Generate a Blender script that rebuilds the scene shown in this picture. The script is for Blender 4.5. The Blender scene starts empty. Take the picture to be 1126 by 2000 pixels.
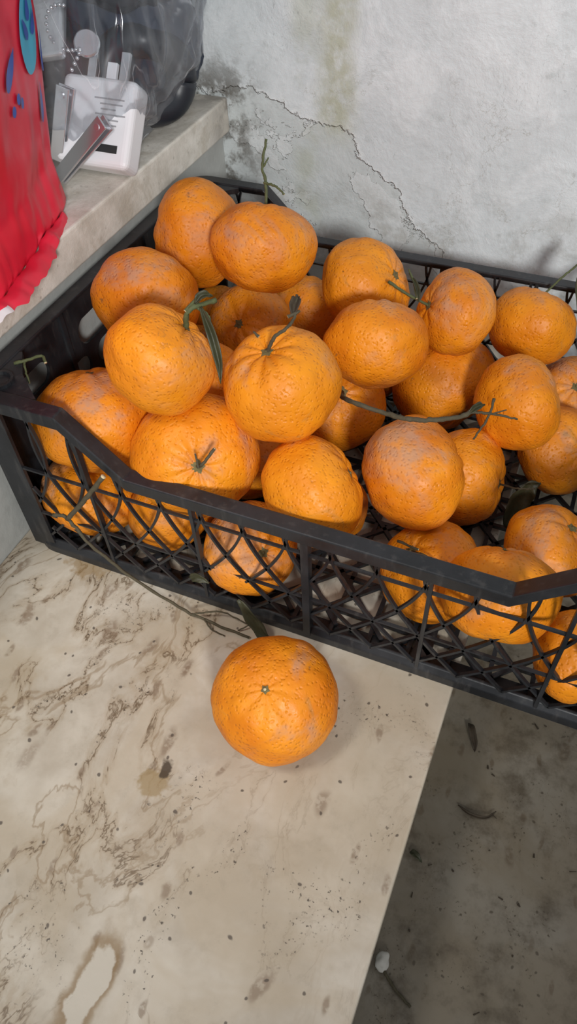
import bpy, bmesh, math, random
from mathutils import Vector, Matrix, noise
random.seed(7)
V=Vector
S=bpy.context.scene
S.view_settings.view_transform='Standard'
S.view_settings.look='None'
COL=bpy.context.collection
# ---------------------------------------------------------------- helpers
def link(o,parent=None):
    COL.objects.link(o)
    if parent: o.parent=parent
    return o
def empty(name,loc=(0,0,0)):
    e=bpy.data.objects.new(name,None); e.empty_display_size=.02; e.location=loc; return link(e)
def mesh_obj(name,bm,mats,parent=None,smooth=True,loc=None):
    me=bpy.data.meshes.new(name)
    bmesh.ops.recalc_face_normals(bm,faces=bm.faces[:])
    bm.to_mesh(me); bm.free()
    for m in (mats if isinstance(mats,(list,tuple)) else [mats]): me.materials.append(m)
    if smooth:
        for p in me.polygons: p.use_smooth=True
    o=bpy.data.objects.new(name,me)
    if loc is not None: o.location=loc
    return link(o,parent)
class NT:
    def __init__(s,name):
        s.m=bpy.data.materials.new(name); s.m.use_nodes=True
        s.t=s.m.node_tree; s.n=s.t.nodes; s.l=s.t.links
        s.b=s.n['Principled BSDF']; s.out=s.n['Material Output']
    def node(s,typ,**kw):
        nd=s.n.new(typ)
        for k,v in kw.items(): setattr(nd,k,v)
        return nd
    def set(s,inp,v):
        if isinstance(v,bpy.types.NodeSocket): s.l.new(v,inp)
        else: inp.default_value=v
    def math(s,op,a,b=None,c=None,clamp=False):
        nd=s.n.new('ShaderNodeMath'); nd.operation=op; nd.use_clamp=clamp
        s.set(nd.inputs[0],a)
        if b is not None: s.set(nd.inputs[1],b)
        if c is not None: s.set(nd.inputs[2],c)
        return nd.outputs[0]
    def mix(s,f,a,b):
        nd=s.n.new('ShaderNodeMix'); nd.data_type='RGBA'
        s.set(nd.inputs[0],f); s.set(nd.inputs[6],a); s.set(nd.inputs[7],b); return nd.outputs[2]
    def ramp(s,f,lo,hi,a=0.,b=1.):
        nd=s.n.new('ShaderNodeMapRange'); nd.interpolation_type='SMOOTHSTEP'
        s.set(nd.inputs[0],f); nd.inputs[1].default_value=lo; nd.inputs[2].default_value=hi
        nd.inputs[3].default_value=a; nd.inputs[4].default_value=b; return nd.outputs[0]
    def noise(s,vec,scale,detail=4,rough=.55,dist=0.,out=0):
        nd=s.n.new('ShaderNodeTexNoise'); s.set(nd.inputs['Vector'],vec)
        nd.inputs['Scale'].default_value=scale; nd.inputs['Detail'].default_value=detail
        nd.inputs['Roughness'].default_value=rough; nd.inputs['Distortion'].default_value=dist
        return nd.outputs[out]
    def vor(s,vec,scale,feature='F1',rand=1.,dim='3D'):
        nd=s.n.new('ShaderNodeTexVoronoi'); nd.voronoi_dimensions=dim; nd.feature=feature; s.set(nd.inputs['Vector'],vec)
        nd.inputs['Scale'].default_value=scale; nd.inputs['Randomness'].default_value=rand
        return nd
    def mapping(s,vec,scale=(1,1,1),rot=(0,0,0),loc=(0,0,0)):
        nd=s.n.new('ShaderNodeMapping'); s.set(nd.inputs[0],vec)
        nd.inputs['Location'].default_value=loc; nd.inputs['Rotation'].default_value=rot; nd.inputs['Scale'].default_value=scale
        return nd.outputs[0]
    def obj(s): return s.n.new('ShaderNodeTexCoord').outputs['Object']
    def pos(s): return s.n.new('ShaderNodeNewGeometry').outputs['Position']
    def sep(s,v):
        nd=s.n.new('ShaderNodeSeparateXYZ'); s.set(nd.inputs[0],v); return nd.outputs
    def bump(s,h,strength,dist):
        nd=s.n.new('ShaderNodeBump'); s.set(nd.inputs['Height'],h)
        nd.inputs['Strength'].default_value=strength; nd.inputs['Distance'].default_value=dist
        return nd
def simple(name,col,rough=.5,metal=0.,var=.15,bump=0.,scale=60,spec=.5):
    t=NT(name); o=t.obj()
    n=t.noise(o,scale,4)
    c2=[x*(1-var) for x in col[:3]]+[1]; c1=[min(1,x*(1+var)) for x in col[:3]]+[1]
    t.set(t.b.inputs['Base Color'],t.mix(n,c2,c1))
    t.b.inputs['Roughness'].default_value=rough; t.b.inputs['Metallic'].default_value=metal
    t.b.inputs['Specular IOR Level'].default_value=spec
    if bump:
        b=t.bump(t.noise(o,scale*3,5),bump,.001); t.l.new(b.outputs[0],t.b.inputs['Normal'])
    return t.m
# ---------------------------------------------------------------- materials
def m_skin():
    t=NT('mandarin_skin'); o=t.obj()
    info=t.n.new('ShaderNodeObjectInfo')
    off=t.node('ShaderNodeVectorMath',operation='SCALE'); t.set(off.inputs[0],(7.,3.,5.)); t.set(off.inputs['Scale'],info.outputs['Random'])
    add=t.node('ShaderNodeVectorMath',operation='ADD'); t.l.new(o,add.inputs[0]); t.l.new(off.outputs[0],add.inputs[1]); p=add.outputs[0]
    n1=t.noise(p,30,3); n2=t.noise(p,140,4)
    c=t.mix(t.ramp(n1,.3,.7),(.64,.170,.004,1),(.82,.275,.008,1))
    c=t.mix(t.math('MULTIPLY',info.outputs['Random'],.4),c,(.88,.34,.012,1))
    v=t.vor(p,430,'SMOOTH_F1'); pore=t.ramp(v.outputs['Distance'],.0,.42)
    c=t.mix(t.math('MULTIPLY',t.math('SUBTRACT',1.,pore),.22),c,(.44,.11,.002,1))
    d=t.noise(p,15,7,.68,.6)
    geo=t.n.new('ShaderNodeNewGeometry'); nz=t.sep(geo.outputs['Normal'])[2]
    dm=t.math('MULTIPLY',t.ramp(d,.49,.64),t.ramp(nz,-.1,.8,.2,1.))
    dm=t.math('MULTIPLY',dm,t.ramp(n2,.33,.60,.35,.9))
    c=t.mix(t.math('MULTIPLY',dm,.78),c,(.43,.265,.19,1))
    gs=t.noise(p,26,5,.7,.8); c=t.mix(t.ramp(gs,.60,.72,0,.45),c,(.30,.19,.07,1))
    s=t.noise(p,75,5,.7); c=t.mix(t.ramp(s,.65,.74,0,.7),c,(.18,.08,.03,1))
    v2=t.vor(p,110); sp=t.ramp(v2.outputs['Distance'],.04,.10,1,0)
    sp=t.math('MULTIPLY',sp,t.ramp(t.noise(p,50,2),.55,.65))
    c=t.mix(t.math('MULTIPLY',sp,.8),c,(.08,.04,.015,1))
    t.set(t.b.inputs['Base Color'],c)
    t.set(t.b.inputs['Roughness'],t.math('ADD',t.math('MULTIPLY',dm,.3),t.ramp(n2,.3,.7,.40,.54)))
    t.b.inputs['Specular IOR Level'].default_value=.38
    h=t.math('ADD',t.math('MULTIPLY',pore,.8),t.math('MULTIPLY',t.noise(p,230,3),.8))
    b=t.bump(h,.6,.0009); b2=t.bump(t.noise(p,105,2),.25,.0013); t.l.new(b.outputs[0],b2.inputs['Normal'])
    t.l.new(b2.outputs[0],t.b.inputs['Normal'])
    return t.m
def m_crate():
    t=NT('black_plastic'); o=t.obj()
    n=t.noise(o,30,5,.6); n2=t.noise(t.mapping(o,(1,1,.2)),180,4)
    c=t.mix(t.ramp(n,.3,.7),(.009,.010,.012,1),(.021,.023,.027,1))
    c=t.mix(t.math('MULTIPLY',t.ramp(n2,.52,.78),.38),c,(.09,.085,.08,1))
    t.set(t.b.inputs['Base Color'],c); t.set(t.b.inputs['Roughness'],t.ramp(n,.3,.7,.34,.5))
    b=t.bump(t.noise(o,400,3),.12,.0005); t.l.new(b.outputs[0],t.b.inputs['Normal'])
    return t.m
def m_marble(shaded=False):
    t=NT('marble_shaded' if shaded else 'marble_cream'); p=t.pos(); s=t.sep(p)
    warp=t.node('ShaderNodeTexNoise'); t.l.new(p,warp.inputs['Vector']); warp.inputs['Scale'].default_value=14; warp.inputs['Detail'].default_value=5
    wv=t.node('ShaderNodeVectorMath',operation='MULTIPLY_ADD'); t.l.new(warp.outputs['Color'],wv.inputs[0]); wv.inputs[1].default_value=(.035,.035,.035); t.l.new(p,wv.inputs[2])
    q=wv.outputs[0]
    base=t.mix(t.ramp(t.noise(p,16,5,.6),.35,.68),(.45,.395,.315,1),(.61,.56,.475,1))
    base=t.mix(t.ramp(t.noise(q,9,4,.6,1.),.45,.62,0,.5),base,(.45,.37,.26,1))
    base=t.mix(t.ramp(t.noise(p,60,5,.7),.5,.75,0,.35),base,(.33,.28,.21,1))
    veinmask=t.ramp(t.math('ADD',s[0],t.math('MULTIPLY',t.noise(p,11,2),.12)),.22,.34,1.,.15)
    rot=t.mapping(q,(1.,.45,1.),(0,0,math.radians(18)))
    v=t.noise(rot,22,6,.60,.5)
    va=t.math('ABSOLUTE',t.math('SUBTRACT',v,.5))
    vein=t.ramp(va,.0,.013,1,0)
    halo=t.ramp(va,.0,.065,1,0)
    gate=t.ramp(t.noise(p,20,3),.36,.54)
    hv=t.math('MULTIPLY',t.math('MULTIPLY',halo,veinmask),gate)
    c=t.mix(t.math('MULTIPLY',hv,.45),base,(.33,.24,.14,1))
    v2=t.noise(rot,11,6,.55,1.0)
    vein2=t.ramp(t.math('ABSOLUTE',t.math('SUBTRACT',v2,.52)),.0,.014,1,0)
    c=t.mix(t.math('MULTIPLY',t.math('MULTIPLY',vein2,veinmask),.55),c,(.25,.17,.09,1))
    vm=t.math('MULTIPLY',t.math('MULTIPLY',vein,veinmask),gate)
    vm=t.math('MULTIPLY',vm,t.ramp(t.noise(p,160,3),.3,.55,.2,1.))
    c=t.mix(t.math('MULTIPLY',vm,.85),c,(.13,.085,.045,1))
    speck=t.math('MULTIPLY',t.ramp(t.noise(p,420,2,.6),.60,.68),t.ramp(va,.0,.05,1,0))
    speck=t.math('MULTIPLY',speck,t.ramp(t.noise(p,12,2),.46,.58))
    c=t.mix(t.math('MULTIPLY',speck,.9),c,(.035,.025,.018,1))
    for k,(sc,rz) in enumerate(((38,.65),(70,1.0))):
        fm=t.mapping(q,(1.,.42,1.),(0,0,rz)); vo=t.vor(fm,sc,dim='2D')
        cc=t.sep(vo.outputs['Color'])[0]
        f=t.math('MULTIPLY',t.ramp(vo.outputs['Distance'],.08,.20,1,0),t.ramp(cc,.76,.78))
        f=t.math('MULTIPLY',f,t.ramp(t.noise(p,230,3),.36,.55,.3,1.))
        c=t.mix(t.math('MULTIPLY',f,.72),c,(.23,.165,.11,1))
    vo=t.vor(q,80,dim='2D'); cc=t.sep(vo.outputs['Color'])[1]
    f=t.math('MULTIPLY',t.ramp(vo.outputs['Distance'],.05,.11,1,0),t.ramp(cc,.86,.88))
    c=t.mix(t.math('MULTIPLY',f,.8),c,(.06,.045,.035,1))
    if not shaded:
        dx=t.math('DIVIDE',t.math('SUBTRACT',t.sep(q)[0],.221),.009); dy=t.math('DIVIDE',t.math('SUBTRACT',t.sep(q)[1],-.216),.022)
        rr=t.math('SQRT',t.math('ADD',t.math('MULTIPLY',dx,dx),t.math('MULTIPLY',dy,dy)))
        rr=t.math('ADD',rr,t.math('MULTIPLY',t.math('SUBTRACT',t.noise(p,90,4),.5),.9))
        c=t.mix(t.ramp(rr,1.0,1.5,.75,0),c,(.24,.15,.06,1)); c=t.mix(t.ramp(rr,.85,1.0,.85,0),c,(.60,.56,.48,1))
        for (x0,y0,a,b,col,st) in ((.052,.000,.020,.013,(.30,.19,.075,1),.6),(.185,-.122,.012,.011,(.33,.24,.12,1),.8),(.188,-.112,.004,.007,(.05,.035,.02,1),.9)):
            dx=t.math('DIVIDE',t.math('SUBTRACT',t.sep(q)[0],x0+.017),a); dy=t.math('DIVIDE',t.math('SUBTRACT',t.sep(q)[1],y0+.017),b)
            rr=t.math('SQRT',t.math('ADD',t.math('MULTIPLY',dx,dx),t.math('MULTIPLY',dy,dy)))
            rr=t.math('ADD',rr,t.math('MULTIPLY',t.math('SUBTRACT',t.noise(p,140,4),.5),1.6))
            c=t.mix(t.math('MULTIPLY',t.ramp(rr,.7,1.1,1,0),st),c,col)
    else:  # shade over the lower floor is put into its marble colour
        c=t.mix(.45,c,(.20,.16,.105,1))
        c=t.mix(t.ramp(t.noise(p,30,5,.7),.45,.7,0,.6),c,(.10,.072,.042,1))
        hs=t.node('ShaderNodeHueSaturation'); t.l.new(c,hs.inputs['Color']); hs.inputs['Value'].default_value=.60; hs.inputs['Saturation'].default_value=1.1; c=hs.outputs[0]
    t.set(t.b.inputs['Base Color'],c)
    t.set(t.b.inputs['Roughness'],t.ramp(t.noise(p,50,4),.3,.7,.38,.58))
    b=t.bump(t.math('SUBTRACT',t.noise(p,160,4),t.math('MULTIPLY',vm,1.5)),.15,.0006); t.l.new(b.outputs[0],t.b.inputs['Normal'])
    return t.m
def m_wall():
    t=NT('peeling_painted_plaster'); p=t.pos(); s=t.sep(p); x,z=s[0],s[2]
    big=t.noise(p,7,5,.6); fine=t.noise(p,70,6,.65); mid=t.noise(p,19,6,.7,.4)
    c=t.mix(t.ramp(big,.3,.7),(.64,.69,.71,1),(.77,.82,.84,1))
    c=t.mix(t.ramp(mid,.45,.62,0,.45),c,(.88,.92,.94,1))
    c=t.mix(t.ramp(fine,.52,.78,0,.40),c,(.40,.44,.43,1))
    edge=t.math('SUBTRACT',t.math('SUBTRACT',.192,t.math('MULTIPLY',x,.17)),t.math('MULTIPLY',t.math('MAXIMUM',t.math('SUBTRACT',x,.115),0.),.95))
    edge=t.math('ADD',edge,t.math('MULTIPLY',t.math('SUBTRACT',t.noise(p,22,6,.65),.5),.085))
    e=t.math('SUBTRACT',z,edge)
    low=t.ramp(e,-.0015,.0015,1,0)
    c=t.mix(t.math('MULTIPLY',low,.42),c,(.50,.55,.53,1))
    line=t.ramp(t.math('ABSOLUTE',e),0,.0016,1,0)
    c=t.mix(t.math('MULTIPLY',line,t.ramp(t.noise(p,35,2),.48,.62,.0,.4)),c,(.30,.28,.23,1))
    rim=t.math('MULTIPLY',t.ramp(e,.0005,.006,1,0),t.ramp(e,-.0005,.0005)); c=t.mix(t.math('MULTIPLY',rim,.5),c,(.90,.93,.93,1))
    e2=t.math('SUBTRACT',t.noise(p,15,6,.6,.3),.56); l2=t.math('MULTIPLY',t.ramp(t.math('ABSOLUTE',e2),0,.005,1,0),t.ramp(z,.26,.2))
    c=t.mix(t.math('MULTIPLY',l2,.4),c,(.34,.33,.28,1))
    up=t.ramp(e2,-.002,.004); c=t.mix(t.math('MULTIPLY',t.math('MULTIPLY',up,low),.6),c,(.78,.82,.83,1))
    dx=t.math('ABSOLUTE',t.math('SUBTRACT',t.math('ADD',x,t.math('MULTIPLY',t.noise(p,18,4),.03)),.120))
    st=t.math('MULTIPLY',t.ramp(dx,.004,.026,1,0),t.ramp(z,.15,.185)); st=t.math('MULTIPLY',st,t.ramp(fine,.3,.6,.35,1))
    c=t.mix(t.math('MULTIPLY',st,.75),c,(.46,.47,.33,1))
    dx=t.math('ABSOLUTE',t.math('SUBTRACT',x,.075)); st=t.math('MULTIPLY',t.ramp(dx,.003,.02,1,0),t.ramp(t.noise(p,16,4),.48,.62))
    c=t.mix(t.math('MULTIPLY',st,.5),c,(.46,.49,.38,1))
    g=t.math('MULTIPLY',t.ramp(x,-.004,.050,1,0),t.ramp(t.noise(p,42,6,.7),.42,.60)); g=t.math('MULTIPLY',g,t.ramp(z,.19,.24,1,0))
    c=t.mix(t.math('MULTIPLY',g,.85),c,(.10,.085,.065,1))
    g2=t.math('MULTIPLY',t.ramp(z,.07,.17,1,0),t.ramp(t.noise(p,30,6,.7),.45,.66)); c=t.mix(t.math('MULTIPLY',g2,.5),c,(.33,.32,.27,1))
    sc=t.noise(t.mapping(p,(1,1,.3),(0,.8,0)),60,3,.5,2.5); scl=t.ramp(t.math('ABSOLUTE',t.math('SUBTRACT',sc,.5)),0,.006,1,0)
    scl=t.math('MULTIPLY',scl,t.ramp(t.noise(p,13,2),.56,.64)); c=t.mix(t.math('MULTIPLY',scl,.5),c,(.26,.27,.26,1))
    t.set(t.b.inputs['Base Color'],c); t.b.inputs['Roughness'].default_value=.5
    h=t.math('ADD',t.math('MULTIPLY',low,-1.6),t.math('ADD',t.math('MULTIPLY',big,3.5),t.math('ADD',t.math('MULTIPLY',mid,1.5),t.math('MULTIPLY',fine,.45))))
    h=t.math('ADD',h,t.math('MULTIPLY',t.math('MULTIPLY',up,low),1.))
    b=t.bump(h,.7,.0020); t.l.new(b.outputs[0],t.b.inputs['Normal'])
    return t.m
def m_ledge():
    t=NT('dusty_sill_stone'); p=t.pos()
    n=t.noise(p,35,6,.65); c=t.mix(t.ramp(n,.3,.7),(.57,.53,.46,1),(.80,.76,.69,1))
    c=t.mix(t.ramp(t.noise(p,18,5,.7,.8),.52,.66,0,.45),c,(.46,.40,.31,1))
    c=t.mix(t.ramp(t.noise(p,120,5,.7),.60,.74,0,.6),c,(.24,.20,.16,1))
    x,y,z=t.sep(p)
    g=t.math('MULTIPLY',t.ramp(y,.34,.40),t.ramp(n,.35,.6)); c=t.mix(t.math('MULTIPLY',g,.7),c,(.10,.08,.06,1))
    t.set(t.b.inputs['Base Color'],c); t.b.inputs['Roughness'].default_value=.55
    b=t.bump(t.noise(p,110,6,.7),.45,.0015); t.l.new(b.outputs[0],t.b.inputs['Normal']); return t.m
def m_film():
    t=NT('clear_plastic_film'); o=t.obj()
    tr=t.n.new('ShaderNodeBsdfTransparent'); tr.inputs[0].default_value=(.95,.97,.99,1)
    gl=t.n.new('ShaderNodeBsdfGlossy'); gl.inputs['Roughness'].default_value=.14; gl.inputs[0].default_value=(.95,.97,1,1)
    df=t.n.new('ShaderNodeBsdfDiffuse'); df.inputs[0].default_value=(.86,.91,.98,1)
    w=t.noise(t.mapping(o,(1,1,.35),(.3,.5,.2)),18,2,.5,1.2)
    b=t.bump(w,1.,.014); t.l.new(b.outputs[0],gl.inputs['Normal'])
    fr=t.n.new('ShaderNodeFresnel'); fr.inputs[0].default_value=1.45; t.l.new(b.outputs[0],fr.inputs['Normal'])
    cre=t.math('MULTIPLY',t.ramp(t.math('ABSOLUTE',t.math('SUBTRACT',w,.5)),0,.008,1,0),t.ramp(t.noise(o,22,2),.45,.6))
    haze=t.ramp(t.noise(o,12,3),.45,.68,0,.09)
    lw=t.n.new('ShaderNodeLayerWeight'); lw.inputs[0].default_value=.35
    m0=t.n.new('ShaderNodeMixShader'); t.set(m0.inputs[0],t.math('ADD',t.math('ADD',t.math('MULTIPLY',cre,.35),t.math('MULTIPLY',lw.outputs['Facing'],.26)),t.math('ADD',haze,.02),clamp=True)); t.l.new(tr.outputs[0],m0.inputs[1]); t.l.new(df.outputs[0],m0.inputs[2])
    m1=t.n.new('ShaderNodeMixShader'); t.set(m1.inputs[0],t.math('ADD',t.math('MULTIPLY',fr.outputs[0],.6),.03,clamp=True)); t.l.new(m0.outputs[0],m1.inputs[1]); t.l.new(gl.outputs[0],m1.inputs[2])
    t.l.new(m1.outputs[0],t.out.inputs[0]); return t.m
def m_red():
    t=NT('red_glossy_wrapper'); o=t.obj()
    c=t.mix(t.ramp(t.noise(o,20,3),.3,.7),(.64,.010,.035,1),(.80,.022,.06,1))
    t.set(t.b.inputs['Base Color'],c); t.b.inputs['Roughness'].default_value=.34
    b=t.bump(t.noise(o,17,3,.45,.6),.45,.006); t.l.new(b.outputs[0],t.b.inputs['Normal']); return t.m
SKIN=m_skin(); CRATE=m_crate(); MARB=m_marble(); MARB_SHADED=m_marble(True); WALL=m_wall(); LEDGE=m_ledge(); FILM=m_film(); RED=m_red()
STEM=simple('stem_bark',(.075,.062,.035,1),.8,bump=.5,scale=300,var=.5)
STEMG=simple('stem_green',(.085,.100,.038,1),.7,bump=.3,scale=300,var=.4)
CUT=simple('stem_cut_wood',(.62,.52,.32,1),.8)
CALYX=simple('calyx_brown_green',(.15,.12,.045,1),.8,var=.5,scale=400,bump=.5)
LEAF=simple('dry_leaf_olive',(.042,.042,.018,1),.5,var=.5,scale=90,bump=.4)
LEAFB=simple('dry_leaf_brown',(.05,.035,.02,1),.7,var=.5,scale=90,bump=.4)
GREY=simple('grey_painted_riser',(.42,.43,.41,1),.8,bump=.5,scale=40,var=.25)
WHITEP=simple('white_charger_plastic',(.82,.82,.85,1),.3,var=.03)
METAL=simple('chromed_steel',(.72,.73,.76,1),.25,metal=.9,var=.08)
FOIL=simple('silver_foil',(.75,.76,.78,1),.3,metal=.8,bump=.6,scale=40,var=.1)
BLACK=simple('black_rubber',(.016,.019,.026,1),.4,var=.3)
NAVY=simple('navy_vinyl',(.028,.040,.068,1),.35,var=.4,bump=.6,scale=15)
GINK=simple('grey_print',(.35,.35,.37,1),.5); DINK=simple('black_print',(.03,.03,.03,1),.4)
CYAN=simple('cyan_print',(.06,.42,.62,1),.35,var=.08); BLUE=simple('blue_print',(.02,.08,.42,1),.35,var=.3)
WHT=simple('white_print',(.75,.72,.74,1),.4)
BUD=simple('white_blossom',(.55,.53,.48,1),.8)
# ---------------------------------------------------------------- generic geometry
def box(bm,x0,x1,y0,y1,z0,z1,M=None):
    vs=[bm.verts.new(V(c) if M is None else M@V(c)) for c in ((x0,y0,z0),(x1,y0,z0),(x1,y1,z0),(x0,y1,z0),(x0,y0,z1),(x1,y0,z1),(x1,y1,z1),(x0,y1,z1))]
    for f in ((0,3,2,1),(4,5,6,7),(0,1,5,4),(1,2,6,5),(2,3,7,6),(3,0,4,7)): bm.faces.new([vs[i] for i in f])
def catmull(pts,n=8):
    pts=[V(p) for p in pts]
    if len(pts)<3: return [pts[0].lerp(pts[1],i/4) for i in range(5)]
    P=[2*pts[0]-pts[1]]+pts+[2*pts[-1]-pts[-2]]; out=[]
    for i in range(1,len(P)-2):
        for k in range(n):
            t=k/n; a,b,c,d=P[i-1:i+3]
            out.append(.5*((2*b)+(c-a)*t+(2*a-5*b+4*c-d)*t*t+(3*b-a-3*c+d)*t**3))
    out.append(pts[-1]); return out
def tube(bm,pts,r0,r1,sides=7,jit=0.,mat=0,smooth=True,capm=None):
    P=catmull(pts) if smooth else [V(p) for p in pts]
    n=len(P); rings=[]; up=V((.3,.2,.93)).normalized()
    for i,p in enumerate(P):
        t=(P[min(i+1,n-1)]-P[max(i-1,0)]).normalized()
        s=t.cross(up)
        if s.length<.05: s=t.cross(V((1,0,0)))
        s.normalize(); u=s.cross(t); r=r0+(r1-r0)*i/(n-1)
        q=p+(V((random.uniform(-1,1),random.uniform(-1,1),random.uniform(-1,1)))*jit if 0<i<n-1 else V((0,0,0)))
        r*=1+random.uniform(-.12,.12)*(jit>0)
        rings.append([bm.verts.new(q+(s*math.cos(a)+u*math.sin(a))*r) for a in [2*math.pi*k/sides for k in range(sides)]])
    for a,b in zip(rings,rings[1:]):
        for k in range(sides):
            f=bm.faces.new((a[k],a[(k+1)%sides],b[(k+1)%sides],b[k])); f.material_index=mat
    for rg in (rings[0],rings[-1]):
        f=bm.faces.new(rg); f.material_index=mat if capm is None else capm
def ribbon(bm,pts,nrm,w,d):
    n=len(pts); P=[V(p) for p in pts]; N=V(nrm); rings=[]
    for i,p in enumerate(P):
        t=(P[min(i+1,n-1)]-P[max(i-1,0)]).normalized(); s=N.cross(t).normalized()
        rings.append([bm.verts.new(p+s*a*w/2+N*b*d/2) for a,b in ((1,1),(-1,1),(-1,-1),(1,-1))])
    for a,b in zip(rings,rings[1:]):
        for k in range(4): bm.faces.new((a[k],a[(k+1)%4],b[(k+1)%4],b[k]))
    bm.faces.new(rings[0]); bm.faces.new(rings[-1][::-1])
def leaf(name,pts,w,mat,parent=None,fold=.4,nrm=(0,0,1),curl=0.):
    P=catmull(pts,6); n=len(P); bm=bmesh.new(); rows=[]; N0=V(nrm)
    for i,p in enumerate(P):
        s=i/(n-1); t=(P[min(i+1,n-1)]-P[max(i-1,0)]).normalized(); side=t.cross(N0).normalized(); N=side.cross(t)
        ww=w*(math.sin(math.pi*min(1,s*.96+.03))**.8)*(1.15-.4*s)
        row=[]
        for k in range(-3,4):
            a=k/3; row.append(bm.verts.new(p+side*a*ww*.5*(1-curl*abs(a)*.3)+N*(abs(a)*ww*fold*.5+.12*w*math.sin(s*17+k)*abs(a))))
        rows.append(row)
    for a,b in zip(rows,rows[1:]):
        for k in range(6): bm.faces.new((a[k],a[k+1],b[k+1],b[k]))
    o=mesh_obj(name,bm,mat,parent)
    m=o.modifiers.new('thick','SOLIDIFY'); m.thickness=.0004
    return o
# basis used only to describe how each fruit is turned in the heap
EX=V((.9212,.3873,-.0375)); EY=V((-.2689,.7033,.6581)); EZ=V((.2813,-.5962,.7520))
def turn(u,v,w): return EX*u+EY*v+EZ*w
# ---------------------------------------------------------------- room
def plain(name,x0,x1,y0,y1,z0,z1,mat,bev=0.):
    bm=bmesh.new(); box(bm,x0,x1,y0,y1,z0,z1); o=mesh_obj(name,bm,mat,smooth=False)
    if bev:
        m=o.modifiers.new('b','BEVEL'); m.width=bev; m.segments=3
    return o
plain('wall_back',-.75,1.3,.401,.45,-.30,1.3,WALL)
plain('wall_left',-.80,-.75,-1.0,.45,-.30,1.3,GREY)
plain('floor',-.75,1.3,-1.0,.401,-.18,-.14,MARB_SHADED)
bm=bmesh.new(); box(bm,-.012,.335,-1.0,.401,-.03,0)
o=mesh_obj('marble_counter',bm,[MARB],smooth=False); m=o.modifiers.new('b','BEVEL'); m.width=.0015; m.segments=3
plain('trim_riser',-.012,.325,-1.0,.401,-.14,-.03,GREY)
plain('wall_under_sill',-.75,-.012,-1.0,.401,-.14,.159,GREY)
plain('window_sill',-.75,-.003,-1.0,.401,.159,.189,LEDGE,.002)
# ---------------------------------------------------------------- crate
L,W,H,h,a_,b_=.4636,.3193,.155,.1161,.1116,.0717
crate=empty('plastic_fruit_crate')
def topz(x):
    x=min(x,L-x)
    return H if x<=b_ else (h if x>=a_ else H+(h-H)*(x-b_)/(a_-b_))
def sweep(bm,prof,zf,ins=0.,rc=.018,top=True):
    path=[]
    def corner(cx,cy,a0):
        for k in range(7):
            a=a0+math.pi/2*k/6; path.append((cx+rc*math.cos(a),cy+rc*math.sin(a),math.cos(a),math.sin(a)))
    i=ins
    corner(i+rc,i+rc,math.pi)
    for x in ((b_,a_,L-a_,L-b_) if top else ()): path.append((x,i,0,-1))
    corner(L-i-rc,i+rc,1.5*math.pi)
    corner(L-i-rc,W-i-rc,0)
    for x in ((L-b_,L-a_,a_,b_) if top else ()): path.append((x,W-i,0,1))
    corner(i+rc,W-i-rc,.5*math.pi)
    rings=[]
    for (x,y,nx,ny) in path:
        z0=zf(x); rings.append([bm.verts.new((x+nx*o,y+ny*o,z0+u)) for o,u in prof])
    n=len(rings); k=len(prof)
    for i in range(n):
        A,B=rings[i],rings[(i+1)%n]
        for j in range(k): bm.faces.new((A[j],A[(j+1)%k],B[(j+1)%k],B[j]))
bm=bmesh.new()
sweep(bm,[(0,0),(.0,-.010),(-.002,-.010),(-.003,-.003),(-.011,-.003),(-.011,0)],topz)
o=mesh_obj('rim',bm,CRATE,crate,smooth=False); m=o.modifiers.new('b','BEVEL'); m.width=.0009; m.segments=2; m.limit_method='ANGLE'
bm=bmesh.new()
sweep(bm,[(0,.0),(.0,.008),(-.003,.013),(-.0055,.013),(-.0055,.003),(-.018,.003),(-.018,.0)],lambda x:0.,ins=.002,top=False)
o=mesh_obj('base_band',bm,CRATE,crate,smooth=False); m=o.modifiers.new('b','BEVEL'); m.width=.0009; m.segments=2; m.limit_method='ANGLE'
bm=bmesh.new()
for y in (.0045,W-.0045):
    for x0,x1 in ((.004,.024),(L-.024,L-.004)): box(bm,x0,x1,y-.0012,y+.0012,.005,H-.002)
    for x in (.232,): box(bm,x-.0025,x+.0025,y-.003,y+.003,.005,topz(x)-.002)
    for x in (.078,.155,.309,.386): box(bm,x-.0012,x+.0012,y-.002,y+.002,.005,topz(x)-.002)
    for zz in (.046,.092): ribbon(bm,[(.022,y,zz),(L-.022,y,zz)],(0,-1,0),.0016,.002)
    for s in (1,-1):
        x0=-.10
        while x0<L+.10:
            seg=[]
            for k in range(31):
                f=k/30; z=.012+f*(H-.014); x=x0+s*(.030*f+.040*math.sin(math.pi*f*.8))
                if .024<x<L-.024 and z<topz(x)-.004: seg.append((x,y,z))
                else:
                    if len(seg)>1: ribbon(bm,seg,(0,-1,0),.0018,.0024)
                    seg=[]
            if len(seg)>1: ribbon(bm,seg,(0,-1,0),.0018,.0024)
            x0+=.029
mesh_obj('long_side_lattice',bm,CRATE,crate,smooth=False)
bm=bmesh.new()
zf=.0045
for k in range(1,11): ribbon(bm,[(.006,W*k/11,zf),(L-.006,W*k/11,zf)],(0,0,1),.003,.003)
for k in range(1,17): ribbon(bm,[(L*k/17,.006,zf),(L*k/17,W-.006,zf)],(0,0,1),.003,.003)
for s in (1,-1):
    c=-W
    while c<L:
        pts=[]
        for k in range(21):
            x=c+W*k/20; y=W*k/20 if s>0 else W-W*k/20
            if .006<x<L-.006 and .006<y<W-.006: pts.append((x,y,zf+.001))
        if len(pts)>1: ribbon(bm,pts,(0,0,1),.003,.003)
        c+=.033
for x in (L/3,2*L/3): box(bm,x-.006,x+.006,.006,W-.006,.002,.007)
mesh_obj('floor_lattice',bm,CRATE,crate,smooth=False)
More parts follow.
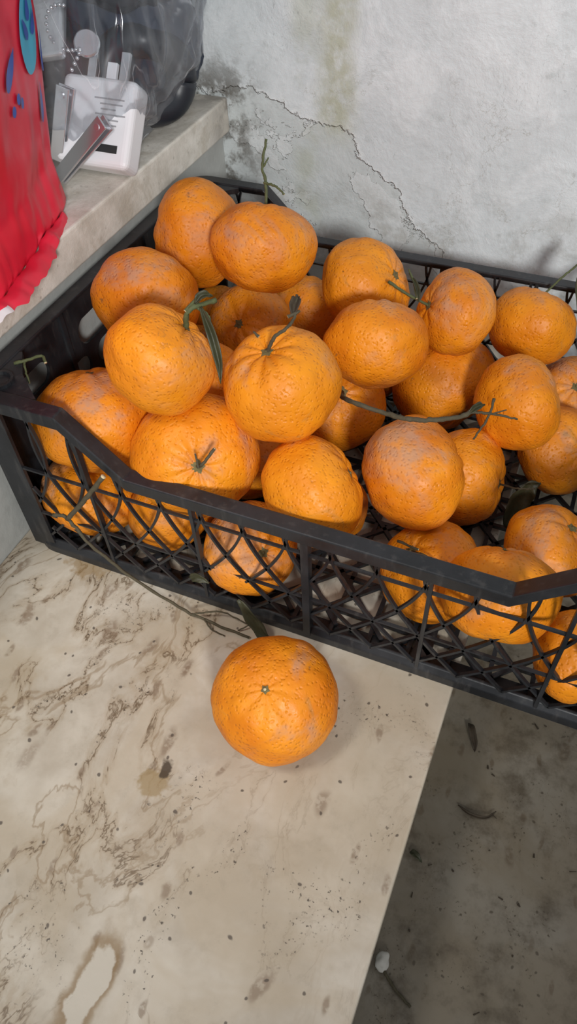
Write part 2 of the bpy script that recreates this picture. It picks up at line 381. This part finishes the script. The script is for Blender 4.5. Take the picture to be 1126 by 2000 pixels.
def panel(name,x):
    cu=bpy.data.curves.new(name,'CURVE'); cu.dimensions='2D'; cu.fill_mode='BOTH'; cu.extrude=.0012
    def spl(pts):
        s=cu.splines.new('POLY'); s.points.add(len(pts)-1)
        for i,(u,v) in enumerate(pts): s.points[i].co=(u,v,0,1)
        s.use_cyclic_u=True
    spl([(.006,.006),(W-.006,.006),(W-.006,H-.002),(.006,H-.002)])
    def oval(cx,cy,hw,hh):
        pts=[]
        for k in range(24):
            a=2*math.pi*k/24; pts.append((cx+(hw-hh)*(1 if math.cos(a)>0 else -1)+hh*math.cos(a),cy+hh*math.sin(a)))
        spl(pts)
    oval(W/2,H-.034,.046,.011)
    for cx in (.055,W-.055): oval(cx,H-.034,.020,.009)
    for cz in (.03,.062,.094):
        for k in range(8): oval(.038+k*(W-.076)/7,cz,.0125,.010)
    o=bpy.data.objects.new(name,cu); COL.objects.link(o)
    o.matrix_world=Matrix(((0,0,1,x),(1,0,0,0),(0,1,0,0),(0,0,0,1)))
    bpy.context.view_layer.update()
    me=bpy.data.meshes.new_from_object(o.evaluated_get(bpy.context.evaluated_depsgraph_get()))
    mw=o.matrix_world.copy(); bpy.data.objects.remove(o); me.transform(mw); me.materials.clear(); me.materials.append(CRATE)
    ob=bpy.data.objects.new(name,me); link(ob,crate)
panel('end_panel_near',.0045); panel('end_panel_far',L-.0045)
bm=bmesh.new()
for x in (.0045,L-.0045):
    for y in (.10,W-.10): box(bm,x-.003,x+.003,y-.002,y+.002,.005,H-.002)
for sx in (0,1):
    for sy in (0,1):
        X=lambda v: v if sx==0 else L-v
        Y=lambda v: v if sy==0 else W-v
        pts=[(.004,.013),(.004,.045),(.013,.050),(.028,.030),(.050,.013),(.045,.004),(.012,.004)]
        for z0 in (H-.005,):
            lo=[bm.verts.new((X(u),Y(v),z0)) for u,v in pts]; hi=[bm.verts.new((X(u),Y(v),z0+.004)) for u,v in pts]
            bm.faces.new(lo[::-1]); bm.faces.new(hi)
            for k in range(len(pts)): bm.faces.new((lo[k],lo[(k+1)%7],hi[(k+1)%7],hi[k]))
        rg=[]
        for k in range(16):
            a=2*math.pi*k/16; rg.append((X(.019)+.008*math.cos(a),Y(.019)+.008*math.sin(a),H-.0002))
        ribbon(bm,rg+[rg[0]],(0,0,1),.0018,.003)
        box(bm,min(X(.004),X(.0064)),max(X(.004),X(.0064)),min(Y(.004),Y(.035)),max(Y(.004),Y(.035)),.004,H-.003)
mesh_obj('corner_gussets',bm,CRATE,crate,smooth=False)
# ---------------------------------------------------------------- mandarins
F=[(.0578,.2178,.1587,.0385),(.1248,.1932,.1734,.0366),(.0602,.1326,.1532,.0375),(.1209,.0509,.1748,.0325),(.0614,.0477,.1117,.0420),
(.1399,.0438,.1072,.0403),(.1867,.0803,.1514,.0360),(.0983,.2140,.0827,.0363),(.1259,.2768,.0657,.0365),(.1835,.2523,.1187,.0375),
(.2173,.1765,.1239,.0363),(.2593,.2410,.1182,.0318),(.3141,.2792,.0942,.0341),(.2587,.2418,.0468,.0418),(.3222,.1910,.0880,.0341),
(.1863,.1801,.0580,.0388),(.2202,.0475,.0997,.0352),(.2732,.0918,.0937,.0364),(.3003,.1476,.0407,.0352),(.3600,.2078,.0382,.0325),
(.3591,.2750,.0388,.0331),(.2996,.0597,.0388,.0347),(.3463,.0337,.0708,.0347),(.3714,.1069,.0382,.0324),(.3982,.0303,.0333,.0280),
(.1779,.0330,.0371,.0324),(.0427,.0391,.0401,.0357),(.1089,.0482,.0424,.0347),(.2382,-.0640,.0352,.0370),
(.2100,.0900,.0440,.0340),(.0420,.1080,.0440,.0340),(.1440,.1080,.0440,.0340),(.0900,.1560,.0440,.0340),(.0420,.2040,.0440,.0340),
(.1860,.2520,.0440,.0340),(.0420,.2700,.0440,.0340),(.1080,.1140,.1050,.0340)]
AX={0:(-.95,.2,-.2),1:(.1,.95,.32),2:(.05,1,-.1),3:(.62,.62,.3),4:(-.1,.85,.35),5:(.12,-.3,.93),6:(-.3,.55,.78),7:(-.3,-.05,.93),8:(.3,.9,0),
9:(.7,.1,.6),10:(0,.95,.0),11:(-.9,.15,.35),12:(.3,.9,.2),13:(.4,-.85,.3),14:(.9,.3,0),15:(.1,.1,.98),16:(.82,.42,.28),17:(.9,.3,.12),18:(.9,-.2,.4),
21:(-.6,.5,.6),22:(.1,.95,0),23:(.3,.6,.7),28:(-.14,.37,.92)}
def mandarin(i,x,y,z,r):
    rnd=random.Random(100+i)
    ax=turn(*AX[i]) if i in AX else V((rnd.uniform(-1,1),rnd.uniform(-1,1),rnd.uniform(.2,1)))
    ax.normalize(); q=ax.to_track_quat('Z','Y').to_matrix()
    bm=bmesh.new(); NR,NS=64,96; sd=V((i*3.7,i*1.3,i*2.1)); k=rnd.choice((7,8,9,10)); ph=rnd.uniform(0,6)
    pol=.84 if i not in (3,6,28,17) else .91
    dimp=.14 if i not in (28,) else .05
    fa=.038 if i not in (28,) else .014
    lump=.075 if i!=28 else .05
    re=r*1.03
    def surf(th,a):
        d=V((math.sin(th)*math.cos(a),math.sin(th)*math.sin(a),math.cos(th)))
        rr=1-dimp*math.exp(-(th/.30)**2)-.06*math.exp(-((math.pi-th)/.25)**2)
        fur=math.exp(-((th-.35)/.33)**2)
        rr-=fa*fur*abs(math.cos(k*a/2+ph+.6*noise.noise(d*2+sd)))**3
        rr+=lump*noise.noise(d*1.3+sd)+.022*noise.noise(d*4+sd)+.005*noise.noise(d*11+sd)
        return q@V((d.x*rr*re,d.y*rr*re,d.z*rr*re*pol))
    top=bm.verts.new(surf(0,0)); rows=[]
    for j in range(1,NR): rows.append([bm.verts.new(surf(math.pi*j/NR,2*math.pi*s/NS)) for s in range(NS)])
    bot=bm.verts.new(surf(math.pi,0))
    for s in range(NS):
        bm.faces.new((top,rows[0][s],rows[0][(s+1)%NS])); bm.faces.new((bot,rows[-1][(s+1)%NS],rows[-1][s]))
    for A,B in zip(rows,rows[1:]):
        for s in range(NS): bm.faces.new((A[s],B[s],B[(s+1)%NS],A[(s+1)%NS]))
    minz=min(v.co.z for v in bm.verts)
    if i==28: z=-minz+.0002
    elif z+minz<.0075: z=.0075-minz
    c0=surf(0,0); rc=.085*r+.0006
    if i==28: rc*=.6
    hub=bm.verts.new(c0+ax*.0012); st=[]
    for s in range(20):
        a=2*math.pi*s/20; rr=rc*(1.25 if s%4==0 else .8 if s%2==0 else .95)
        st.append(bm.verts.new(c0+ax*.0003+q@V((rr*math.cos(a),rr*math.sin(a),0))+ax*rr*.10))
    for s in range(20):
        f=bm.faces.new((hub,st[s],st[(s+1)%20])); f.material_index=1
    tube(bm,[c0-ax*.001,c0+ax*.0018],.0011,.0009,8,mat=1,smooth=False,capm=2 if i==28 else 1)
    o=mesh_obj('mandarin',bm,[SKIN,CALYX,CUT],loc=(x,y,z))
    return o,c0,ax
FR=[mandarin(i,*f) for i,f in enumerate(F)]
def rel(i,u,v,w): return turn(u,v,w)*F[i][3]
def twig(i,paths,mat=STEM,name='stem_twig'):
    bm=bmesh.new()
    for (pts,r0,r1,fromstem) in paths:
        P=[rel(i,*p) for p in pts]
        if fromstem: P=[FR[i][1]]+P
        tube(bm,P,r0,r1,7,jit=.00025,capm=1)
    mesh_obj(name,bm,[mat,CUT],FR[i][0])
twig(1,[([(.06,1.15,.3),(.0,1.4,.35),(.08,1.85,.5)],.0012,.0009,True),([(.03,1.12,.3),(.25,1.0,.4),(.42,.85,.4)],.001,.0007,False),([(.02,1.4,.35),(.12,1.55,.4)],.0008,.0005,False)],STEMG)
twig(3,[([(.62,.75,.6),(1.07,.98,.4)],.0018,.0015,True),([(.55,.72,.62),(.85,1.1,.5)],.0012,.001,False),([(.75,.82,.55),(.95,.65,.5),(1.0,.3,.5)],.0011,.0008,False)],STEMG)
leaf('curled_leaf',[rel(3,.8,.85,.55),rel(3,1.0,.35,.55),rel(3,1.12,-.1,.4),rel(3,1.15,-.5,.3)],.006,LEAF,FR[3][0],fold=1.1,nrm=tuple(EZ))
leaf('curled_leaf',[rel(3,.72,.85,.6),rel(3,.85,1.0,.6),rel(3,1.02,1.02,.5)],.005,LEAF,FR[3][0],fold=1.0,nrm=tuple(EZ))
twig(5,[([(.2,-.2,1.0),(.40,.02,1.15)],.0013,.0010,True),([(.14,-.26,1.0),(.10,-.05,1.08)],.0008,.0005,False)])
twig(6,[([(-.1,.62,.9),(.1,.78,.85),(.22,1.0,.75),(.25,1.38,.6)],.0012,.0008,True),([(-.36,.62,.9),(-.45,.70,.9)],.001,.0006,False),([(.1,.98,.75),(.3,1.08,.75)],.0012,.0009,False)])
leaf('curled_leaf',[rel(6,.18,1.0,.75),rel(6,.22,1.2,.7),rel(6,.28,1.35,.6)],.006,LEAFB,FR[6][0],fold=1.2,nrm=tuple(EZ))
def w2(i,j,u,v,w): return V(F[j][:3])+turn(u,v,w)*F[j][3]-V(FR[i][0].location)
bm=bmesh.new()
tube(bm,[FR[15][1],w2(15,17,-1.25,1.28,.3),w2(15,17,-.62,1.0,.6),w2(15,17,-.2,.86,.85),w2(15,17,.21,.84,.92),w2(15,17,.72,.93,.75),w2(15,17,1.05,1.16,.6)],.0016,.0015,8,jit=.0003,capm=1)
tube(bm,[w2(15,17,.85,1.0,.7),w2(15,17,1.25,.98,.6),w2(15,17,1.72,.9,.5)],.0010,.0006,6,jit=.0003)
tube(bm,[w2(15,17,1.3,1.25,.55),w2(15,17,1.2,.95,.6),w2(15,17,.95,.55,.5)],.0010,.0006,6,jit=.0003)
tube(bm,[w2(15,17,1.25,.98,.6),w2(15,17,1.5,1.05,.6)],.0006,.0004,6)
mesh_obj('stem_branch',bm,[STEM,CUT],FR[15][0])
leaf('curled_leaf',[w2(15,17,.80,.96,.75),w2(15,17,.95,1.08,.7),w2(15,17,1.12,1.14,.62)],.004,LEAF,FR[15][0],fold=1.1,nrm=tuple(EZ))
twig(11,[([(-1.2,.30,.5),(-1.65,.62,.45)],.0010,.0012,True),([(-1.0,.2,.5),(-1.05,.6,.4),(-1.15,.95,.3)],.0009,.0007,False)],STEMG)
leaf('curled_leaf',[rel(11,-.95,.15,.5),rel(11,-1.0,.5,.45),rel(11,-1.15,.85,.3)],.004,LEAF,FR[11][0],fold=.9,nrm=tuple(EZ))
twig(12,[([(.6,1.05,.35),(.9,1.3,.45),(1.25,1.75,.5)],.0009,.0008,True)],STEMG)
leaf('curled_leaf',[rel(12,1.2,1.6,.5),rel(12,.98,1.0,.55),rel(12,.90,.3,.6),rel(12,1.0,-.3,.5)],.012,LEAF,FR[12][0],fold=.7,nrm=tuple(EZ))
twig(18,[([(.9,-.25,.75),(1.25,-.25,.7)],.0008,.0006,True)])
twig(21,[([(-.3,.35,.95),(0,.2,1.02),(.15,.15,1.0)],.0009,.0007,True),([(-.75,.6,.7),(-.4,.45,.95)],.001,.0008,False)])
twig(4,[([(-1.12,.78,.62),(-.95,.82,.62),(-.74,.92,.5),(-.66,.80,.55)],.0012,.0010,False),([(-.97,.82,.62),(-.92,.65,.7),(-.84,.45,.75)],.0009,.0006,False)],STEMG)
# ---------------------------------------------------------------- loose twig in front of the crate
e=empty('fallen_twig',(.15,-.008,.0))
bm=bmesh.new(); O=V((.15,-.008,0))
def wp(*p): return V(p)-O
tube(bm,[wp(.102,-.005,.121),wp(.085,-.009,.098),wp(.063,-.010,.070)],.0017,.0017,8,jit=.0003,capm=1)
tube(bm,[wp(.052,-.011,.071),wp(.063,-.010,.070),wp(.080,-.012,.048),wp(.112,-.012,.022),wp(.150,-.013,.006),wp(.195,-.013,.0012)],.0014,.0009,8,jit=.0005,capm=1)
tube(bm,[wp(.150,-.013,.006),wp(.170,-.006,.010),wp(.190,-.006,.006)],.0007,.0005,6,jit=.0003)
tube(bm,[wp(.160,-.013,.005),wp(.168,-.018,.004),wp(.178,-.018,.001)],.0007,.0005,6,jit=.0003)
tube(bm,[wp(.185,-.011,.002),wp(.192,-.006,.006),wp(.196,-.001,.010)],.0006,.0005,6,jit=.0003)
mesh_obj('twig_wood',bm,[STEM,CUT],e)
leaf('leaf_a',[wp(.186,-.006,.034),wp(.197,-.008,.020),wp(.206,-.010,.006),wp(.214,-.012,.002)],.010,LEAF,e,fold=.6,nrm=(0,-.8,.6))
leaf('leaf_b',[wp(.150,-.006,.042),wp(.158,-.007,.046),wp(.166,-.007,.044)],.006,LEAF,e,fold=.6,nrm=(0,-.8,.6))
def ground_leaf(pts,w,mat,fold=.6,name='dry_leaf',nrm=(0,0,1)):
    c=V(pts[0]); o=leaf(name,[V(p)-c for p in pts],w,mat,None,fold,nrm); o.location=c; return o
ground_leaf([(.338,.140,.012),(.341,.146,.030),(.346,.152,.046),(.353,.155,.052)],.016,LEAF,.5,nrm=(.2,-.8,.4))
ground_leaf([(.415,.150,.010),(.402,.145,.020),(.396,.141,.034)],.012,LEAF,.7,nrm=(.2,-.8,.4))
ground_leaf([(.354,.052,-.137),(.357,.046,-.134),(.362,.036,-.137),(.364,.030,-.138)],.006,LEAFB,.7)
ground_leaf([(.362,-.016,-.138),(.372,-.020,-.137),(.384,-.018,-.137),(.390,-.010,-.138)],.003,LEAFB,.6)
ground_leaf([(.338,-.063,-.138),(.342,-.064,-.136),(.348,-.067,-.138)],.005,LEAF,.6)
bm=bmesh.new(); rc=random.Random(5)
for k in range(60):
    x,y=rc.uniform(.345,.56),rc.uniform(-.30,.08); a=rc.uniform(0,6.28); ln=rc.uniform(.0008,.005); r=rc.uniform(.0003,.0009)
    tube(bm,[(x,y,-.1391),(x+ln*math.cos(a),y+ln*math.sin(a),-.1388)],r,r*.6,5)
mesh_obj('plant_crumbs',bm,LEAFB)
e=empty('fallen_blossom',(.341,-.139,-.140)); O=V((.341,-.139,-.140))
bm=bmesh.new(); tube(bm,[wp(.343,-.143,-.136),wp(.353,-.150,-.138),wp(.366,-.156,-.1385)],.0012,.0009,7,jit=.0003); mesh_obj('blossom_stalk',bm,STEM,e)
bm=bmesh.new(); bmesh.ops.create_icosphere(bm,subdivisions=3,radius=.0045)
for v in bm.verts: v.co=V((v.co.x,v.co.y*1.3,v.co.z*.8))*(1+.5*noise.noise(v.co*260)); v.co+=V((0,0,.0048))
mesh_obj('blossom_head',bm,BUD,e)
# ---------------------------------------------------------------- red packet on the sill
A=V((-.034,.176,.190)); D=V((.22,-.9755,0)).normalized(); NN=V((.9755,.22,0)).normalized(); BW,BH=.26,.27
pk=empty('red_packet',A)
def packet(u,v,side):
    t=.024*(max(0,math.sin(math.pi*min(1,max(0,u))))**.45)*(max(0,math.sin(math.pi*min(1,max(0,v*.93+.035))))**.5)
    wr=.0030*noise.noise(V((u*7,v*4,side*3)))+.0010*noise.noise(V((u*22,v*9,4+side)))
    wr+=.0025*max(0,1-v/.22)*noise.noise(V((u*34,v*7,9)))
    off=side*(t+wr*(1 if t>.005 else .2))
    lean=.030*v-.004
    if v<.12: lean+=(.12-v)*.10
    uu=u*BW-.012*math.sin(math.pi*v)*(1-2*u)+.010*(v<.0001)
    z=v*BH
    return D*uu+NN*(off+lean)+V((0,0,z+.002+.005*noise.noise(V((u*12,0,7)))*max(0,1-v/.05)))
bm=bmesh.new(); NU,NV=90,80; G={}
for sd in (1,-1):
    for iu in range(NU+1):
        for iv in range(NV+1):
            if sd==-1 and (iu in (0,NU) or iv in (0,NV)): G[sd,iu,iv]=G[1,iu,iv]; continue
            G[sd,iu,iv]=bm.verts.new(packet(iu/NU,iv/NV,sd))
for sd in (1,-1):
    for iu in range(NU):
        for iv in range(NV): bm.faces.new([G[sd,iu,iv],G[sd,iu+1,iv],G[sd,iu+1,iv+1],G[sd,iu,iv+1]])
mesh_obj('wrapper',bm,RED,pk)
bm=bmesh.new(); rows=[]; NUf=60
for iu in range(NUf+1):
    u=.08+.52*iu/NUf; b0=packet(u,.004,1); row=[]
    for k in range(7):
        f=k/6; ln=(.008+.009*iu/NUf)*math.sin(math.pi*min(1,iu/NUf*.85+.1))**.6*(1+.25*noise.noise(V((iu*.12,3,1))))
        row.append(bm.verts.new(b0+NN*(ln*f)+V((0,0,.003*f-.008*f*f+.0005*f*math.sin(iu*1.3)+.003*f*noise.noise(V((iu*.15,f*2,1)))))))
    rows.append(row)
for i,(a,b) in enumerate(zip(rows,rows[1:])):
    for k in range(6):
        f=bm.faces.new((a[k],a[k+1],b[k+1],b[k])); f.material_index=1 if (i>51 and k>3) else 0
mesh_obj('seam_flap',bm,[RED,WHT],pk)
def decal(name,cu,cv,shape,mat,lift=.0012):
    bm=bmesh.new(); rings=[]; K=6; c=bm.verts.new(packet(cu,cv,1)+NN*lift)
    for k in range(1,K+1):
        rings.append([bm.verts.new(packet(cu+du*k/K/BW,cv+dv*k/K/BH,1)+NN*lift) for du,dv in shape])
    n=len(shape)
    for s in range(n): bm.faces.new((c,rings[0][s],rings[0][(s+1)%n]))
    for a,b in zip(rings,rings[1:]):
        for s in range(n): bm.faces.new((a[s],b[s],b[(s+1)%n],a[(s+1)%n]))
    mesh_obj(name,bm,mat,pk)
def ell(a,b,rot=0,n=28):
    return [(a*math.cos(2*math.pi*k/n)*math.cos(rot)-b*math.sin(2*math.pi*k/n)*math.sin(rot),a*math.cos(2*math.pi*k/n)*math.sin(rot)+b*math.sin(2*math.pi*k/n)*math.cos(rot)) for k in range(n)]
def drop(a,b,rot=0,n=28):
    o=[]
    for k in range(n):
        t=2*math.pi*k/n; x=a*math.sin(t)*math.sin(t/2)**1.3; y=b*math.cos(t)
        o.append((x*math.cos(rot)-y*math.sin(rot),x*math.sin(rot)+y*math.cos(rot)))
    return o
decal('print_oval',.125,.430,ell(.014,.023,.15),CYAN)
for k,(du,dv,r_) in enumerate(((-.007,.0,.5),(.0,.009,0.),(.007,.0,-.5))): decal('print_petal_%d'%k,.125+du/BW,.440+dv/BH,drop(.004,.007,r_),BLUE,.002)
decal('print_drop_1',.085,.270,drop(.006,.012,.15),BLUE); decal('print_drop_2',.27,.40,drop(.007,.013,.9),BLUE)
decal('print_drop_3',.03,.37,drop(.005,.014,.1),BLUE)
for k,(u,v) in enumerate(((.25,.335),(.28,.32),(.23,.32))): decal('print_dot_%d'%k,u,v,ell(.0026,.0031),BLUE)
# ---------------------------------------------------------------- clear bag with its contents
pb=empty('clear_plastic_bag',(-.08,.28,.19)); O=V((-.08,.28,.19))
bm=bmesh.new(); bmesh.ops.create_icosphere(bm,subdivisions=6,radius=1)
for v in bm.verts:
    d=v.co.normalized(); sq=lambda s,p: math.copysign(abs(s)**p,s)
    x=sq(d.x,.70)*.094; y=sq(d.y,.70)*.092; z=sq(d.z,.75)*.12
    tz=(z+.12)/.24; k=1.0+.08*tz
    w=.010*noise.noise(V((d.x*2.2,d.y*2.2,d.z*1.2)))+.010*abs(noise.noise(V((d.x*6,d.y*6,d.z*3))))+.004*abs(noise.noise(V((d.x*12,d.y*12,d.z*4))))
    P=V((x*k,y*k+.014,z))+d*w
    P.y=max(-.095,min(P.y,.117)); P.z=max(P.z,-.1185)
    v.co=P+V((.004,.0,.120))
mesh_obj('bag_film',bm,FILM,pb)
def obox(name,c,ex,ey,ez,hx,hy,hz,mat,bev=.003):
    bm=bmesh.new(); box(bm,-hx,hx,-hy,hy,-hz,hz)
    o=mesh_obj(name,bm,mat,pb,smooth=False); M=Matrix((ex,ey,ez)).transposed().to_4x4(); M.translation=V(c)-O; o.matrix_local=M
    if bev:
        m=o.modifiers.new('b','BEVEL'); m.width=bev; m.segments=4
    return M
ex=V((.97,.10,-.05)).normalized(); ez=V((-.12,.60,.78)); ez=(ez-ez.dot(ex)*ex).normalized(); ey=ez.cross(ex)
cc=V((-.026,.238,.2215))
M=obox('charger_body',cc,ex,ey,ez,.030,.012,.031,WHITEP,.005)
def cpt(x,y,z): return cc+ex*x+ey*y+ez*z
obox('charger_pin_1',cpt(.013,.0,.041),ex,ey,ez,.0034,.002,.011,METAL,.0006)
obox('charger_pin_2',cpt(-.013,.0,.041),ex,ey,ez,.0034,.002,.011,METAL,.0006)
obox('charger_pin_3',cpt(.0,.006,.038),ex,ey,ez,.004,.002,.008,WHITEP,.0006)
for k in range(6): obox('charger_print_%d'%k,cpt(.010+.002*(k%2),-.0122,.016-k*.0036),ex,ey,ez,.012-.003*(k%3),.0002,.0005,GINK,0)
obox('charger_label',cpt(.012,-.0123,-.018),ex,ey,ez,.009,.0002,.0028,DINK,0)
def clipper(n,p0,p1):
    p0,p1=V(p0),V(p1); t=(p1-p0).normalized(); Ln=(p1-p0).length; nn=V((.25,-.75,.6)); nn=(nn-nn.dot(t)*t).normalized(); s=nn.cross(t)
    for lv,(off,ang) in enumerate(((0,0.),(.003,.06))):
        tt=(t+nn*ang).normalized()
        obox('nail_clipper_%d_lever_%d'%(n,lv),p0+tt*Ln/2+nn*off,s,tt,s.cross(tt),.0062-.001*lv,Ln/2,.0009,METAL,.0007)
    bm=bmesh.new(); tube(bm,[p1-O-t*.006-nn*.004,p1-O-t*.006+nn*.008],.0022,.0022,12,smooth=False); mesh_obj('nail_clipper_%d_pin'%n,bm,METAL,pb,smooth=False)
clipper(1,(-.054,.212,.203),(-.040,.226,.252)); clipper(2,(-.046,.200,.196),(.000,.212,.237))
bm=bmesh.new()
for k in range(22):
    a=k/21; c=V((-.045+.012*math.sin(a*7)-.01*a,.242+.01*a,.257+.035*a+.006*math.sin(a*9)))-O
    bmesh.ops.create_icosphere(bm,subdivisions=2,radius=.0015,matrix=Matrix.Translation(c))
mesh_obj('ball_chain',bm,METAL,pb)
fx=V((.9,.3,.1)).normalized(); fy=V((-.3,.75,.6)); fy=(fy-fy.dot(fx)*fx).normalized()
obox('foil_sachet',(-.075,.262,.280),fx,fy,fx.cross(fy),.016,.030,.004,FOIL,.003)
bm=bmesh.new(); bmesh.ops.create_cone(bm,cap_ends=True,segments=40,radius1=.0095,radius2=.0095,depth=.0035)
o=mesh_obj('round_metal_cap',bm,METAL,pb,smooth=False); o.location=V((-.034,.252,.272))-O; o.rotation_euler=(.9,0,.5); m=o.modifiers.new('b','BEVEL'); m.width=.001
bm=bmesh.new(); pts=[(.030*math.cos(2*math.pi*s/48),.026*math.sin(2*math.pi*s/48),.003*math.sin(6*math.pi*s/48)) for s in range(49)]
tube(bm,pts,.0125,.0125,20,smooth=False)
o=mesh_obj('headphone_cushion',bm,BLACK,pb); o.location=V((-.030,.312,.232))-O; o.rotation_euler=(math.radians(58),math.radians(10),math.radians(28))
def pouch(name,c,s,rot,mat,seed):
    bm=bmesh.new(); bmesh.ops.create_icosphere(bm,subdivisions=5,radius=1)
    for v in bm.verts:
        d=v.co.normalized(); P=V([math.copysign(abs(d[k])**.6,d[k])*s[k] for k in range(3)]); v.co=P*(1+.12*noise.noise(d*2.5+V((seed,0,0)))+.05*noise.noise(d*7+V((seed,0,0))))
    o=mesh_obj(name,bm,mat,pb); o.location=V(c)-O; o.rotation_euler=rot
pouch('navy_pouch',(-.064,.348,.245),(.060,.024,.052),(.1,0,.05),NAVY,3)
pouch('slate_pouch',(-.072,.335,.318),(.070,.030,.042),(0,.2,.1),BLACK,5)
pouch('black_pouch',(-.110,.285,.235),(.038,.030,.040),(0,.2,.2),BLACK,8)
bm=bmesh.new(); tube(bm,[V((-.125,.28,.30))-O,V((-.09,.275,.33))-O,V((-.045,.285,.320))-O,V((-.015,.31,.29))-O],.007,.007,12); mesh_obj('black_strap',bm,NAVY,pb)
# ---------------------------------------------------------------- lights
def spot(name,loc,target,energy,ang,blend,soft,col):
    l=bpy.data.lights.new(name,'SPOT'); l.energy=energy; l.spot_size=math.radians(ang); l.spot_blend=blend; l.shadow_soft_size=soft; l.color=col
    o=bpy.data.objects.new(name,l); o.location=loc; o.rotation_euler=(V(target)-V(loc)).to_track_quat('-Z','Y').to_euler(); link(o)
spot('counter_fill_spot',(-.12,-.62,1.40),(.02,-.16,0),36,34,.9,.14,(1,.96,.90))  # added, unseen; cone shaped to brighten the counter and spare the lower floor
spot('side_lamp',(.85,-1.0,.80),(.08,.36,.21),62,46,.8,.10,(1,.995,.98))
w=bpy.data.worlds.new('World'); S.world=w; w.use_nodes=True
bg=w.node_tree.nodes['Background']; bg.inputs[0].default_value=(.96,.98,1,1); bg.inputs[1].default_value=.43
# ---------------------------------------------------------------- camera
cd=bpy.data.cameras.new('camera'); cam=bpy.data.objects.new('camera',cd); link(cam)
cd.sensor_fit='VERTICAL'; cd.sensor_height=36; cd.lens=1.4381/2*36; cd.clip_start=.01
cam.location=(.3407,-.2468,.4437); cam.rotation_euler=(.7190,.0375,.3982)
S.camera=cam
